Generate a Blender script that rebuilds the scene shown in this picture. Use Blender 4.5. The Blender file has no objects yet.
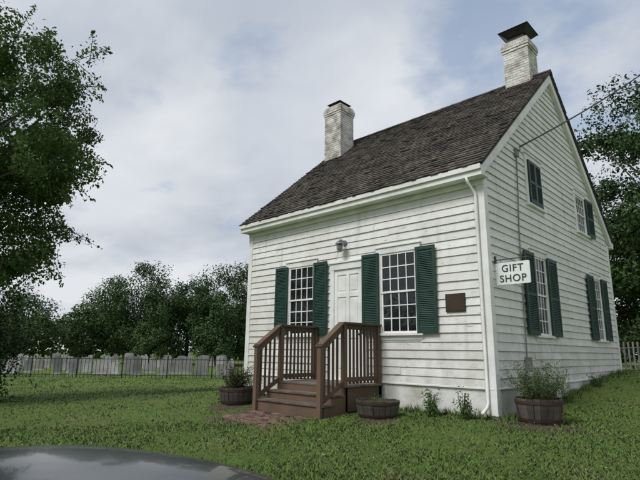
import bpy, bmesh, math, random
import numpy as np
from mathutils import Vector, Matrix
random.seed(7); rng=np.random.default_rng(11)
sc=bpy.context.scene
COL=sc.collection
# ------------------------------------------------------------ camera frame
YAW=.7618; CAM=(3.687,-8.045,1.036); TILT=.2225; ROLL=-.0119
Fv=Vector((-math.sin(YAW),math.cos(YAW),0)); Rv=Vector((math.cos(YAW),math.sin(YAW),0))
def W(r,d): return (CAM[0]+r*Rv.x+d*Fv.x, CAM[1]+r*Rv.y+d*Fv.y)
L=6.5; G=7.96; RY=3.98; RZ=8.0
def ss(t):
    t=np.clip(t,0,1); return t*t*(3-2*t)
def gz(x,y):
    x=np.asarray(x,float);y=np.asarray(y,float)
    dx=np.maximum(np.maximum(-L-x,x),0);dy=np.maximum(np.maximum(-y,y-G),0)
    dist=np.sqrt(dx*dx+dy*dy)
    base=-.40*ss(dist/7.5)
    h=ss((y-.3)/7.5)*ss((x+8)/8)
    z=base*(1-h)+.55*h
    z=z+.02*np.sin(x*.9+1)*np.cos(y*.7)*ss(dist/3)
    return z
def g1(x,y): return float(gz(x,y))
# ------------------------------------------------------------ materials
def new_mat(name):
    m=bpy.data.materials.new(name);m.use_nodes=True
    nt=m.node_tree;b=nt.nodes['Principled BSDF'];return m,nt,b
def N(nt,t,**k):
    n=nt.nodes.new(t)
    for a,v in k.items():
        if a in n.inputs: n.inputs[a].default_value=v
        else: setattr(n,a,v)
    return n
def c4(c): return (c[0],c[1],c[2],1)
def noise(nt,scale,detail=4,rough=.55,vec=None,stretch=None):
    tc=N(nt,'ShaderNodeNewGeometry') if vec is None else None
    out=tc.outputs['Position'] if vec is None else vec
    if stretch:
        mp=N(nt,'ShaderNodeMapping');mp.inputs['Scale'].default_value=stretch
        nt.links.new(out,mp.inputs['Vector']);out=mp.outputs[0]
    n=N(nt,'ShaderNodeTexNoise');n.inputs['Scale'].default_value=scale;n.inputs['Detail'].default_value=detail;n.inputs['Roughness'].default_value=rough
    nt.links.new(out,n.inputs['Vector']);return n.outputs['Fac']
def ramp(nt,inp,p0,p1,c0=(0,0,0),c1=(1,1,1)):
    r=N(nt,'ShaderNodeValToRGB');e=r.color_ramp.elements
    e[0].position=p0;e[1].position=p1;e[0].color=c4(c0);e[1].color=c4(c1)
    nt.links.new(inp,r.inputs[0]);return r.outputs[0]
def mix(nt,fac,a,b,mode='MIX'):
    m=N(nt,'ShaderNodeMix',data_type='RGBA',blend_type=mode)
    for s,v in ((m.inputs[0],fac),(m.inputs[6],a),(m.inputs[7],b)):
        if isinstance(v,(int,float)): s.default_value=v
        elif isinstance(v,tuple): s.default_value=c4(v)
        else: nt.links.new(v,s)
    return m.outputs[2]
def mul(nt,a,k):
    m2=N(nt,'ShaderNodeMath',operation='MULTIPLY');nt.links.new(a,m2.inputs[0])
    if isinstance(k,(int,float)): m2.inputs[1].default_value=k
    else: nt.links.new(k,m2.inputs[1])
    return m2.outputs[0]
def bump(nt,b,h,strength=.3,dist=.01):
    bp=N(nt,'ShaderNodeBump');bp.inputs['Strength'].default_value=strength;bp.inputs['Distance'].default_value=dist
    nt.links.new(h,bp.inputs['Height']);nt.links.new(bp.outputs[0],b.inputs['Normal'])
def pmat(name,c1,c2,scale=4,rough=.7,bs=.3,bscale=30,island=0,metal=0,stretch=None,lo=.35,hi=.65,bdist=.01):
    m,nt,b=new_mat(name)
    f=noise(nt,scale,stretch=stretch)
    col=ramp(nt,f,lo,hi,c1,c2)
    if island:
        g=N(nt,'ShaderNodeNewGeometry')
        v=ramp(nt,g.outputs['Random Per Island'],0,1,(1-island,)*3,(1+island,)*3)
        col=mix(nt,1.0,col,v,'MULTIPLY')
    nt.links.new(col,b.inputs['Base Color'])
    b.inputs['Roughness'].default_value=rough;b.inputs['Metallic'].default_value=metal
    if bs: bump(nt,b,noise(nt,bscale,stretch=stretch),bs,bdist)
    return m
def siding_mat():
    m,nt,b=new_mat('old_white_clapboard_paint')
    g=N(nt,'ShaderNodeNewGeometry')
    isl=ramp(nt,g.outputs['Random Per Island'],0,1,(.71,.71,.69),(.85,.85,.835))
    col=mix(nt,mul(nt,ramp(nt,noise(nt,.9,5),.40,.70),.6),isl,(.65,.64,.58))
    col=mix(nt,mul(nt,ramp(nt,noise(nt,3.0,6,.7,stretch=(1,1,.25)),.50,.72),.45),col,(.47,.465,.42))
    sp=N(nt,'ShaderNodeSeparateXYZ');nt.links.new(g.outputs['Position'],sp.inputs[0])
    lowm=N(nt,'ShaderNodeMapRange');lowm.inputs[1].default_value=.3;lowm.inputs[2].default_value=2.1;lowm.inputs[3].default_value=1;lowm.inputs[4].default_value=.0
    nt.links.new(sp.outputs[2],lowm.inputs[0])
    gr=ramp(nt,noise(nt,2.2,6,.7),.34,.62)
    col=mix(nt,mul(nt,mul(nt,lowm.outputs[0],gr),.65),col,(.35,.335,.26))
    run=ramp(nt,noise(nt,6,5,.6,stretch=(1,1,.06)),.56,.72)
    col=mix(nt,mul(nt,mul(nt,run,ramp(nt,noise(nt,.7,3),.42,.58)),.5),col,(.41,.385,.32))
    peel=ramp(nt,noise(nt,9,8,.75,stretch=(.5,.5,2.5)),.60,.62)
    col=mix(nt,mul(nt,mul(nt,peel,ramp(nt,noise(nt,1.1,3),.36,.54)),.85),col,(.27,.25,.22))
    nt.links.new(col,b.inputs['Base Color']);b.inputs['Roughness'].default_value=.65
    bump(nt,b,noise(nt,14,6,.7,stretch=(.5,.5,3)),.45,.01)
    return m
M={}
M['siding']=siding_mat()
M['trim']=pmat('white_trim_paint',(.83,.83,.815),(.66,.655,.62),2.5,.55,.2,25,lo=.4,hi=.72)
M['plaster']=pmat('whitewashed_foundation',(.74,.74,.71),(.40,.39,.32),1.8,.85,.5,12,lo=.43,hi=.76,bdist=.02)
M['green']=pmat('dark_green_paint',(.005,.034,.025),(.012,.052,.038),5,.5,.15,40)
def shingle_mat():
    m,nt,b=new_mat('weathered_cedar_shingle')
    g=N(nt,'ShaderNodeNewGeometry')
    col=ramp(nt,noise(nt,1.3,4),.35,.65,(.044,.036,.030),(.088,.073,.060))
    v=ramp(nt,g.outputs['Random Per Island'],0,1,(.42,.42,.42),(1.6,1.6,1.6))
    col=mix(nt,1.0,col,v,'MULTIPLY')
    col=mix(nt,mul(nt,ramp(nt,noise(nt,1.0,7,.72),.52,.64),.5),col,(.055,.056,.030))
    col=mix(nt,mul(nt,ramp(nt,noise(nt,2.4,8,.8),.57,.63),.6),col,(.165,.15,.125))
    col=mix(nt,mul(nt,ramp(nt,noise(nt,.6,5,.6),.52,.68),.4),col,(.026,.022,.019))
    nt.links.new(col,b.inputs['Base Color']);b.inputs['Roughness'].default_value=.92
    bump(nt,b,noise(nt,30,5,.7),.7,.012);return m
M['shingle']=shingle_mat()
M['roofunder']=pmat('roof_deck',(.03,.026,.022),(.05,.04,.03))
M['brickw']=pmat('painted_brick',(.68,.67,.63),(.32,.27,.23),3.4,.85,.6,30,island=.18,lo=.42,hi=.68)
M['mortar']=pmat('mortar',(.40,.39,.36),(.52,.5,.47),8,.9)
M['brickr']=pmat('red_brick_paver',(.17,.09,.068),(.115,.075,.058),6,.9,.5,30,island=.35)
M['black']=pmat('black_metal',(.012,.012,.013),(.03,.028,.026),6,.5,.1,30)
M['wood']=pmat('brown_stained_wood',(.120,.074,.047),(.080,.054,.038),3,.8,.35,20,island=.32,stretch=(1,1,.3))
M['deck']=pmat('worn_tread_wood',(.16,.13,.10),(.085,.066,.052),4,.85,.4,25,island=.3)
M['barrel']=pmat('old_barrel_stave',(.048,.040,.035),(.095,.08,.065),6,.85,.5,30,island=.3,stretch=(1,1,.2))
M['hoop']=pmat('rusty_hoop',(.05,.035,.03),(.09,.05,.035),10,.6,.2,40,metal=.4)
M['soil']=pmat('potting_soil',(.03,.02,.014),(.06,.042,.03),10,1,.8,40,bdist=.03)
M['grey']=pmat('galvanised_metal',(.35,.36,.37),(.22,.22,.22),6,.4,.1,30,metal=.7)
M['conduit']=pmat('painted_conduit',(.26,.26,.25),(.15,.15,.14),6,.6,.1,30)
M['plaque']=pmat('bronze_plaque',(.045,.028,.018),(.07,.045,.03),8,.4,.2,40,metal=.3)
M['sign']=pmat('sign_white',(.82,.83,.82),(.70,.71,.67),4,.5,.05)
M['signtext']=pmat('sign_dark_lettering',(.02,.04,.05),(.03,.05,.06),4,.5,0)
M['stone']=pmat('headstone_granite',(.34,.34,.33),(.19,.19,.185),1.5,.8,.3,15,island=.5)
M['iron']=pmat('iron_fence_paint',(.02,.022,.02),(.04,.038,.035),4,.6,0)
M['fencewood']=pmat('grey_fence_wood',(.22,.21,.195),(.14,.135,.125),3,.85,.3,20,island=.25)
M['bark']=pmat('tree_bark',(.055,.043,.034),(.10,.085,.07),6,.95,.9,14,stretch=(1,1,.3),bdist=.05)
M['cable']=pmat('black_cable',(.015,.015,.016),(.02,.02,.02),4,.6,0)
M['pole']=pmat('pole_wood',(.10,.075,.055),(.15,.12,.09),4,.9,.3,12,stretch=(1,1,.1))
M['tyre']=pmat('tyre_rubber',(.015,.015,.016),(.022,.022,.022),8,.85,.1)
def glass_mat():
    m,nt,b=new_mat('old_window_glass')
    b.inputs['Base Color'].default_value=(.012,.015,.016,1);b.inputs['Roughness'].default_value=.06
    b.inputs['IOR'].default_value=1.52
    bump(nt,b,noise(nt,5,2),.12,.03);return m
M['glass']=glass_mat()
def leafmat(name,ca,cb,cc,trans=.3,big=.35,upn=0,bhi=.65,blo=.4,cd_=None):
    m,nt,b=new_mat(name)
    g=N(nt,'ShaderNodeNewGeometry')
    col=ramp(nt,g.outputs['Random Per Island'],0,1,ca,cb)
    f=ramp(nt,noise(nt,big,4,.65),blo,bhi)
    col=mix(nt,mul(nt,f,.75),col,cc)
    if cd_: col=mix(nt,mul(nt,ramp(nt,noise(nt,.45,5,.7),.50,.66),.7),col,cd_)
    nt.links.new(col,b.inputs['Base Color']);b.inputs['Roughness'].default_value=.6
    b.inputs['Specular IOR Level'].default_value=.25
    if upn:
        vm=N(nt,'ShaderNodeMix',data_type='VECTOR');vm.inputs[0].default_value=upn
        nt.links.new(g.outputs['Normal'],vm.inputs[4]);vm.inputs[5].default_value=(0,0,1)
        vn=N(nt,'ShaderNodeVectorMath',operation='NORMALIZE');nt.links.new(vm.outputs[1],vn.inputs[0])
        nt.links.new(vn.outputs[0],b.inputs['Normal'])
    if trans:
        tr=N(nt,'ShaderNodeBsdfTranslucent');nt.links.new(col,tr.inputs['Color'])
        mx=N(nt,'ShaderNodeMixShader');mx.inputs[0].default_value=trans
        nt.links.new(b.outputs[0],mx.inputs[1]);nt.links.new(tr.outputs[0],mx.inputs[2])
        nt.links.new(mx.outputs[0],nt.nodes['Material Output'].inputs[0])
    return m
M['leafnear']=leafmat('tree_leaf',(.036,.080,.016),(.088,.155,.035),(.050,.105,.020),.35)
M['leafdark']=leafmat('dark_tree_leaf',(.020,.048,.013),(.055,.105,.026),(.030,.064,.017),0)
M['leafmid']=leafmat('mid_tree_leaf',(.030,.068,.018),(.078,.13,.034),(.042,.080,.022),0)
M['planty']=leafmat('plant_leaf',(.07,.13,.03),(.13,.20,.06),(.09,.13,.05),.3,3)
M['plantg']=leafmat('lavender_leaf',(.10,.13,.08),(.16,.19,.12),(.08,.12,.05),.3,3)
M['plantr']=leafmat('russet_leaf',(.05,.03,.02),(.09,.08,.04),(.04,.05,.02),.3,3)
M['petal']=pmat('clover_petal',(.7,.7,.66),(.6,.6,.55),4,.8,0)
M['blade']=leafmat('grass_blade',(.090,.170,.026),(.165,.255,.052),(.195,.225,.075),0,1.1,.93,.68,.45,(.070,.140,.026))
DIRT=[((.75,-.15,0),.75),((-3.3,-2.25,0),1.0),((-1.3,-1.4,0),.45),((-4.7,-1.8,0),.55)]
def ground_mat():
    m,nt,b=new_mat('lawn_ground')
    col=ramp(nt,noise(nt,.35,6,.65),.35,.68,(.080,.145,.024),(.140,.200,.046))
    col=mix(nt,ramp(nt,noise(nt,7,8,.75),.4,.68),col,(.14,.19,.055))
    col=mix(nt,mul(nt,ramp(nt,noise(nt,1.1,7,.7),.54,.68),.6),col,(.165,.150,.075))
    g=N(nt,'ShaderNodeNewGeometry')
    def patch(col,c,r):
        vd=N(nt,'ShaderNodeVectorMath',operation='DISTANCE');nt.links.new(g.outputs['Position'],vd.inputs[0]);vd.inputs[1].default_value=c
        a=N(nt,'ShaderNodeMath',operation='DIVIDE');nt.links.new(vd.outputs['Value'],a.inputs[0]);a.inputs[1].default_value=r
        s=N(nt,'ShaderNodeMath',operation='ADD');nt.links.new(a.outputs[0],s.inputs[0])
        nn=N(nt,'ShaderNodeMath',operation='MULTIPLY_ADD');nt.links.new(noise(nt,4,7,.75),nn.inputs[0]);nn.inputs[1].default_value=2.4;nn.inputs[2].default_value=-1.2
        nt.links.new(nn.outputs[0],s.inputs[1])
        k=ramp(nt,s.outputs[0],.6,1.0,(1,1,1),(0,0,0))
        return mix(nt,k,col,(.125,.095,.068))
    for c,r in DIRT: col=patch(col,c,r)
    nt.links.new(col,b.inputs['Base Color']);b.inputs['Roughness'].default_value=.95;b.inputs['Specular IOR Level'].default_value=.15
    bump(nt,b,noise(nt,28,8,.8),.9,.05);return m
M['ground']=ground_mat()
# ------------------------------------------------------------ mesh helpers
def link(ob,parent=None):
    COL.objects.link(ob)
    if parent: ob.parent=parent
    return ob
def empty(name,loc=(0,0,0)):
    e=bpy.data.objects.new(name,None);e.location=loc;e.empty_display_size=.3;COL.objects.link(e)
    return e
class MB:
    def __init__(s): s.v=[];s.f=[];s.m=[]
    def add(s,vs,fs,mi=0):
        o=len(s.v);s.v+= [tuple(p) for p in vs];s.f+=[tuple(i+o for i in f) for f in fs];s.m+=[mi]*len(fs)
    def hexa(s,p,mi=0):
        s.add(p,[(0,3,2,1),(4,5,6,7),(0,1,5,4),(1,2,6,5),(2,3,7,6),(3,0,4,7)],mi)
    def box(s,x0,x1,y0,y1,z0,z1,mi=0,T=None):
        p=[(x0,y0,z0),(x1,y0,z0),(x1,y1,z0),(x0,y1,z0),(x0,y0,z1),(x1,y0,z1),(x1,y1,z1),(x0,y1,z1)]
        if T: p=[T(*q) for q in p]
        s.hexa(p,mi)
    def prism(s,poly,off,mi=0):
        n=len(poly);a=[Vector(p) for p in poly];b=[p+Vector(off) for p in a]
        s.add(a+b,[tuple(range(n))[::-1],tuple(range(n,2*n))]+[(i,(i+1)%n,n+(i+1)%n,n+i) for i in range(n)],mi)
    def beam(s,a,b,w,h,mi=0,up=(0,0,1)):
        a=Vector(a);b=Vector(b);d=(b-a).normalized();u=Vector(up)
        if abs(d.dot(u))>.98: u=Vector((1,0,0))
        sd=d.cross(u).normalized();u=sd.cross(d).normalized()
        p=[]
        for e in (a,b):
            p.append([e+sd*(w/2*i)+u*(h/2*j) for i,j in((-1,-1),(1,-1),(1,1),(-1,1))])
        s.hexa(p[0]+p[1],mi)
    def tube(s,pts,rad,seg=8,mi=0,cap=True):
        rings=[];n=len(pts);pts=[Vector(p) for p in pts]
        for i,p in enumerate(pts):
            d=(pts[min(i+1,n-1)]-pts[max(i-1,0)]).normalized()
            u=Vector((0,0,1)) if abs(d.z)<.9 else Vector((1,0,0))
            a=d.cross(u).normalized();b=d.cross(a).normalized()
            r=rad[i] if hasattr(rad,'__len__') else rad
            rings.append([p+a*(r*math.cos(2*math.pi*k/seg))+b*(r*math.sin(2*math.pi*k/seg)) for k in range(seg)])
        o=[q for r in rings for q in r];f=[]
        for i in range(n-1):
            for k in range(seg):
                f.append((i*seg+k,i*seg+(k+1)%seg,(i+1)*seg+(k+1)%seg,(i+1)*seg+k))
        if cap: f+= [tuple(range(seg))[::-1],tuple((n-1)*seg+k for k in range(seg))]
        s.add(o,f,mi)
    def lathe(s,prof,c,seg=24,mi=0):
        o=[];f=[];n=len(prof)
        for r,z in prof:
            o+=[(c[0]+r*math.cos(2*math.pi*k/seg),c[1]+r*math.sin(2*math.pi*k/seg),c[2]+z) for k in range(seg)]
        for i in range(n-1):
            for k in range(seg): f.append((i*seg+k,i*seg+(k+1)%seg,(i+1)*seg+(k+1)%seg,(i+1)*seg+k))
        f+=[tuple(range(seg))[::-1],tuple((n-1)*seg+k for k in range(seg))]
        s.add(o,f,mi)
    def obj(s,name,mats,parent=None,bevel=0,smooth=False,recalc=True):
        me=bpy.data.meshes.new(name);me.from_pydata(s.v,[],s.f)
        for m in mats: me.materials.append(m)
        me.polygons.foreach_set('material_index',s.m)
        if recalc:
            bm=bmesh.new();bm.from_mesh(me);bmesh.ops.recalc_face_normals(bm,faces=bm.faces);bm.to_mesh(me);bm.free()
        if smooth: me.polygons.foreach_set('use_smooth',[True]*len(me.polygons))
        me.update();ob=bpy.data.objects.new(name,me);link(ob,parent)
        if bevel:
            b=ob.modifiers.new('bevel','BEVEL');b.width=bevel;b.segments=1;b.limit_method='ANGLE'
        return ob
def np_quads(name,V,mat,parent=None,tri=False):
    k=3 if tri else 4
    n=len(V)//k
    me=bpy.data.meshes.new(name)
    me.vertices.add(len(V));me.vertices.foreach_set('co',np.ascontiguousarray(V,dtype=np.float32).ravel())
    me.loops.add(len(V));me.loops.foreach_set('vertex_index',np.arange(len(V),dtype=np.int32))
    me.polygons.add(n);me.polygons.foreach_set('loop_start',np.arange(0,n*k,k,dtype=np.int32))
    me.polygons.foreach_set('loop_total',np.full(n,k,dtype=np.int32))
    me.materials.append(mat);me.update(calc_edges=True)
    ob=bpy.data.objects.new(name,me);return link(ob,parent)
def unit(a): return a/np.maximum(np.linalg.norm(a,axis=1,keepdims=True),1e-6)
def leaves(P,Nrm,size,aspect=.55,jit=.7):
    n=len(P)
    nn=unit(Nrm+rng.normal(0,jit,(n,3)))
    t=unit(np.cross(nn,rng.normal(0,1,(n,3))));b=np.cross(nn,t)
    s=(size*rng.uniform(.6,1.25,n))[:,None]
    A=P-t*s*.5;C=P+t*s*.5+nn*s*-.08;B=P+b*s*aspect*.5;D=P-b*s*aspect*.5
    return np.stack([A,B,C,D],1).reshape(-1,3)
def clump_pts(c,r,n,flat=.8):
    d=unit(rng.normal(0,1,(n,3)));rad=r*rng.uniform(.25,1,(n,1))**.5
    rad*=1+.25*np.sin(d[:,:1]*5+c[0]*3)*np.cos(d[:,1:2]*6+c[2]*2)+rng.normal(0,.07,(n,1))
    d2=d*rad;d2[:,2]*=flat
    return c+d2,unit(d+np.array([0,0,.35]))
def tree(name,x,y,trunk_h,trunk_r,ells,nclump,cr,nleaf,size,mat,lean=(0,0),zmin=.4,branches=True,jit=.7,shell=.35,sprays=0):
    e=empty(name,(0,0,0))
    w=np.array([q[6] for q in ells],float);w/=w.sum()
    cs=[]
    while len(cs)<nclump:
        q=ells[rng.choice(len(ells),p=w)]
        d=unit(rng.normal(0,1,(1,3)))[0]
        rr=rng.uniform(shell,1)**.6
        p=np.array(q[:3])+d*rr*np.array(q[3:6])
        if p[2]<zmin: continue
        cs.append(p)
    V=[]
    for c in cs:
        r=cr*rng.uniform(.6,1.3)
        P,Nn=clump_pts(c,r,int(nleaf*rng.uniform(.6,1.3)))
        V.append(leaves(P,Nn,size,jit=jit))
    mb=MB();z0=g1(x,y)-.1
    for i in range(sprays):
        q=ells[rng.choice(len(ells),p=w)]
        d=unit(rng.normal(0,1,(1,3)))[0]
        s0=np.array(q[:3])+d*.92*np.array(q[3:6])
        if s0[2]<zmin: continue
        dirv=unit((d+rng.normal(0,.35,3)+np.array([0,0,-.15]))[None])[0];ln=rng.uniform(.5,1.15)*cr*1.9
        t=rng.uniform(0,1,46)[:,None]
        P=s0+dirv*t*ln+np.array([0,0,-.25])*(t**2)*ln+rng.normal(0,1,(46,3))*(.16*(1.15-t))*cr*1.3
        V.append(leaves(P,np.tile(dirv+np.array([0,0,.8]),(46,1)),size,jit=.8))
        if branches: mb.tube([s0-dirv*.3,s0+dirv*ln*.5+np.array([0,0,-.06])*ln,s0+dirv*ln*.95+np.array([0,0,-.22])*ln],[.012,.008,.003],4)
    np_quads('foliage',np.concatenate(V),mat,e)
    tp=Vector((x+lean[0],y+lean[1],z0+trunk_h))
    mid=Vector((x+lean[0]*.4,y+lean[1]*.4,z0+trunk_h*.5))
    mb.tube([(x,y,z0),(x,y,z0+.3),mid,tp],[trunk_r*1.5,trunk_r*1.1,trunk_r*.9,trunk_r*.7],12)
    if branches:
        for i,c in enumerate(cs):
            if i%3 and len(cs)>60: continue
            c=Vector(c);st=mid.lerp(tp,random.random());
            m1=st.lerp(c,.5)+Vector((random.uniform(-.3,.3),random.uniform(-.3,.3),.25*(c-st).length*.5))
            rr=trunk_r*random.uniform(.18,.35)
            mb.tube([st,st.lerp(m1,.5)+Vector((0,0,.05)),m1,c],[rr,rr*.7,rr*.45,.008],6)
    mb.obj('trunk',[M['bark']],e,smooth=True)
    return e
# ------------------------------------------------------------ ground
xs=np.unique(np.concatenate([np.linspace(-14,8,90),-14-np.geomspace(.4,380,34),8+np.geomspace(.4,380,34)]))
ys=np.unique(np.concatenate([np.linspace(-12,14,100),-12-np.geomspace(.4,380,34),14+np.geomspace(.4,380,34)]))
X,Y=np.meshgrid(xs,ys);Z=gz(X,Y)
me=bpy.data.meshes.new('ground');nx=len(xs);ny=len(ys)
me.from_pydata(list(zip(X.ravel(),Y.ravel(),Z.ravel())),[],[(j*nx+i,j*nx+i+1,(j+1)*nx+i+1,(j+1)*nx+i) for j in range(ny-1) for i in range(nx-1)])
me.materials.append(M['ground']);me.polygons.foreach_set('use_smooth',[True]*len(me.polygons))
link(bpy.data.objects.new('ground',me))
def blades(n,d0,d1,hw,seed):
    r_=np.random.default_rng(seed)
    d=r_.uniform(d0,d1,n);r=r_.uniform(-.86,.86,n)*(d+.6)
    x=CAM[0]+r*Rv.x+d*Fv.x;y=CAM[1]+r*Rv.y+d*Fv.y
    ok=~((x>-L-.05)&(x<.06)&(y>-.05)&(y<G+.05))
    ok&=~((x>-4.05)&(x<-2.2)&(y>-1.75)&(y<0))
    pn=np.sin(x*1.7+np.sin(y*1.1)*2.2)+np.cos(y*1.9+x*.6+np.sin(x*2.3))+.6*np.sin(x*5.1+y*3.3)*np.cos(y*4.7-x)
    ok&=~((pn<-.5)&(r_.uniform(0,1,n)<.65))
    for (c,rad) in DIRT:
        dd=np.hypot(x-c[0],y-c[1])/rad
        ok&=~(dd+r_.uniform(-.7,.4,n)<.6)
    x=x[ok];y=y[ok];d=d[ok];pn=pn[ok];m=len(x)
    clump=.8+.3*np.sin(x*3.1+np.sin(y*2.3)*2)*np.cos(y*2.7+1.3)+.4*(pn>1.0)*np.sin(x*9)*np.cos(y*8)
    h=hw*r_.uniform(.4,1.25,m)*clump.clip(.4,1.6)
    w=.003+.0011*d
    a=r_.uniform(0,6.283,m);lx=r_.normal(0,.7,m)*h;ly=r_.normal(0,.7,m)*h
    z=gz(x,y)-.005
    B0=np.stack([x-np.cos(a)*w,y-np.sin(a)*w,z],1);B1=np.stack([x+np.cos(a)*w,y+np.sin(a)*w,z],1)
    T=np.stack([x+lx,y+ly,z+h],1)
    return np.stack([B0,B1,T],1).reshape(-1,3)
np_quads('grass',np.concatenate([blades(160000,1.8,9,.044,1),blades(110000,8,30,.045,2)]),M['blade'],tri=True)
n=5000
u=rng.uniform(0,1,n);side=rng.uniform(0,1,n)<.5
x=np.where(side,-L*u,.09+rng.exponential(.06,n));y=np.where(side,-.06-rng.exponential(.05,n),G*u)
ok=~((x<-2.2)&(x>-4.05)&(y<0));x=x[ok];y=y[ok];m=len(x)
h=rng.uniform(.05,.2,m)*(.5+.5*np.sin(x*5+y*4)**2);a=rng.uniform(0,6.28,m);z=gz(x,y)-.01;w=.008
V=np.stack([np.stack([x-np.cos(a)*w,y-np.sin(a)*w,z],1),np.stack([x+np.cos(a)*w,y+np.sin(a)*w,z],1),np.stack([x+rng.normal(0,.3,m)*h,y+rng.normal(0,.3,m)*h,z+h],1)],1).reshape(-1,3)
np_quads('weeds',V,M['blade'],tri=True)
mb=MB()
for i in range(330):
    d=random.uniform(2.5,12);r=random.uniform(-.8,.8)*d
    if math.sin(r*1.3+d)*math.cos(d*1.1)<-.1: continue
    x,y=W(r,d)
    if -L-.1<x<.1 and -.1<y<G: continue
    if -4.1<x<-2.2 and -3<y<0: continue
    z=g1(x,y)+random.uniform(.025,.040);s=random.uniform(.005,.008)
    mb.add([(x-s,y,z),(x,y-s,z),(x+s,y,z),(x,y+s,z),(x,y,z+s*1.3),(x,y,z-s)],[(0,1,4),(1,2,4),(2,3,4),(3,0,4),(1,0,5),(2,1,5),(3,2,5),(0,3,5)])
mb.obj('clover_flowers',[M['petal']])
P=[]
for i in range(320):
    d=random.uniform(2.5,13);r=random.uniform(-.8,.8)*d;x,y=W(r,d)
    if -L-.1<x<.1 and -.1<y<G: continue
    if -4.1<x<-2.2 and -3<y<0: continue
    k=random.randint(10,30);s=random.uniform(.05,.20)
    q=np.stack([x+rng.normal(0,s,k),y+rng.normal(0,s,k)],1);P.append(np.concatenate([q,(gz(q[:,0],q[:,1])+rng.uniform(.015,.04,k))[:,None]],1))
P=np.concatenate(P);np_quads('clover_leaves',leaves(P,np.tile([0,0,1.],(len(P),1)),.032,.8,.35),M['planty'])
# ------------------------------------------------------------ HOUSE
H=empty('white_clapboard_house')
TF=lambda u,n,z:(-u,-n,z)
TG=lambda u,n,z:(n,u,z)
TB=lambda u,n,z:(-u,G+n,z)
TL=lambda u,n,z:(-L-n,u,z)
slope=(RZ-4.29)/(RY+.30); TH=math.atan(slope)
def roofz(y): return RZ-slope*abs(y-RY)
EX=.152
def siding(T,width,zs,ztop,openings,gable):
    mb=MB();row=0;z=zs
    while z<ztop:
        z1=min(z+EX,ztop)
        if gable:
            def lim(zz):
                zz+=.16
                if zz<=roofz(0): return (0.0,width)
                h=(RZ-zz)/slope
                return (max(0,RY-h),min(width,RY+h))
            a0,b0=lim(z);a1,b1=lim(z1)
            if b1-a1<.06: break
        else: a0,b0,a1,b1=0,width,0,width
        cuts=[(o[0]-.03,o[1]+.03) for o in openings if o[2]-.0<z1 and o[3]+.0>z]
        cuts.sort();segs=[]
        left=(a0,a1)
        for c in cuts:
            segs.append((left,(c[0],c[0])));left=(c[1],c[1])
        segs.append((left,(b0,b1)))
        for (s,t) in segs:
            if t[0]-s[0]<.02: continue
            js=[]
            k=s[0]+random.uniform(1.2,3.6)
            while k<t[0]-.5 and k<t[1]-.3 and k>s[1]+.2:
                js.append(k);k+=random.uniform(1.8,3.6)
            pts=[s]+[(j,j) for j in js]+[t]
            for q in range(len(pts)-1):
                p0,p1=pts[q],pts[q+1];g=.0025
                dz=random.uniform(-.006,.006);dz2=dz+random.uniform(-.006,.006);dn=random.uniform(-.004,.006)
                u0,u1=p0[0]+(g if q else 0),p1[0]-(g if q<len(pts)-2 else 0)
                v0,v1=p0[1]+(g if q else 0),p1[1]-(g if q<len(pts)-2 else 0)
                P=[(u0,.0,z+dz-.004),(u1,.0,z+dz2-.004),(u1,.036+dn,z+dz2-.014),(u0,.036+dn,z+dz-.014),
                   (v0,.0,z1+dz),(v1,.0,z1+dz2),(v1,.011+dn*.5,z1+dz2),(v0,.011+dn*.5,z1+dz)]
                mb.hexa([T(*p) for p in P])
        z=z1;row+=1
    return mb
FW=[(1.40,2.24,1.42,2.98),(4.12,4.94,1.42,2.98)]
DOOR=(2.74,3.50,.46,2.78)
GW=[(1.96,2.66,1.42,2.98),(5.98,6.66,1.42,2.98),(2.10,2.82,4.12,5.08),(5.30,6.0,4.12,5.08)]
siding(TF,L,.49,4.16,FW+[DOOR],False).obj('front_siding',[M['siding']],H)
siding(TG,G,.49,RZ,GW,True).obj('gable_siding',[M['siding']],H)
siding(TB,L,.49,4.2,[],False).obj('back_siding',[M['siding']],H)
siding(TL,G,.49,RZ,[],True).obj('far_gable_siding',[M['siding']],H)
mb=MB()
core=[(-L+.01,.01,.40),(-L+.01,G-.01,.40),(-L+.01,G-.01,4.35),(-L+.01,RY,RZ-.12),(-L+.01,.01,4.35)]
mb.prism(core,(L-.02,0,0))
mb.obj('wall_core',[M['trim']],H)
mb=MB();mb.box(-L-.012,.012,-.012,G+.012,-.6,.478)
mb.obj('foundation',[M['plaster']],H,bevel=.01)
mb=MB()
mb.box(0,L,.012,.05,.455,.486,0,TF);mb.box(0.0,G,.012,.05,.455,.486,0,TG)
for T,w in((TF,L),(TG,G),(TB,L),(TL,G)):
    for a,b in((-.046,.10),(w-.10,w+.046)):
        top=4.14 if T in(TF,TB) else 4.16
        if T in (TG,TL): a,b=(a+.046 if a<0 else a),(b-.046 if b>w else b)
        mb.box(a,b,.0,.046,.05 if T in(TF,TG) else .3,top,0,T)
mb.obj('corner_boards',[M['trim']],H,bevel=.004)
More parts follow.
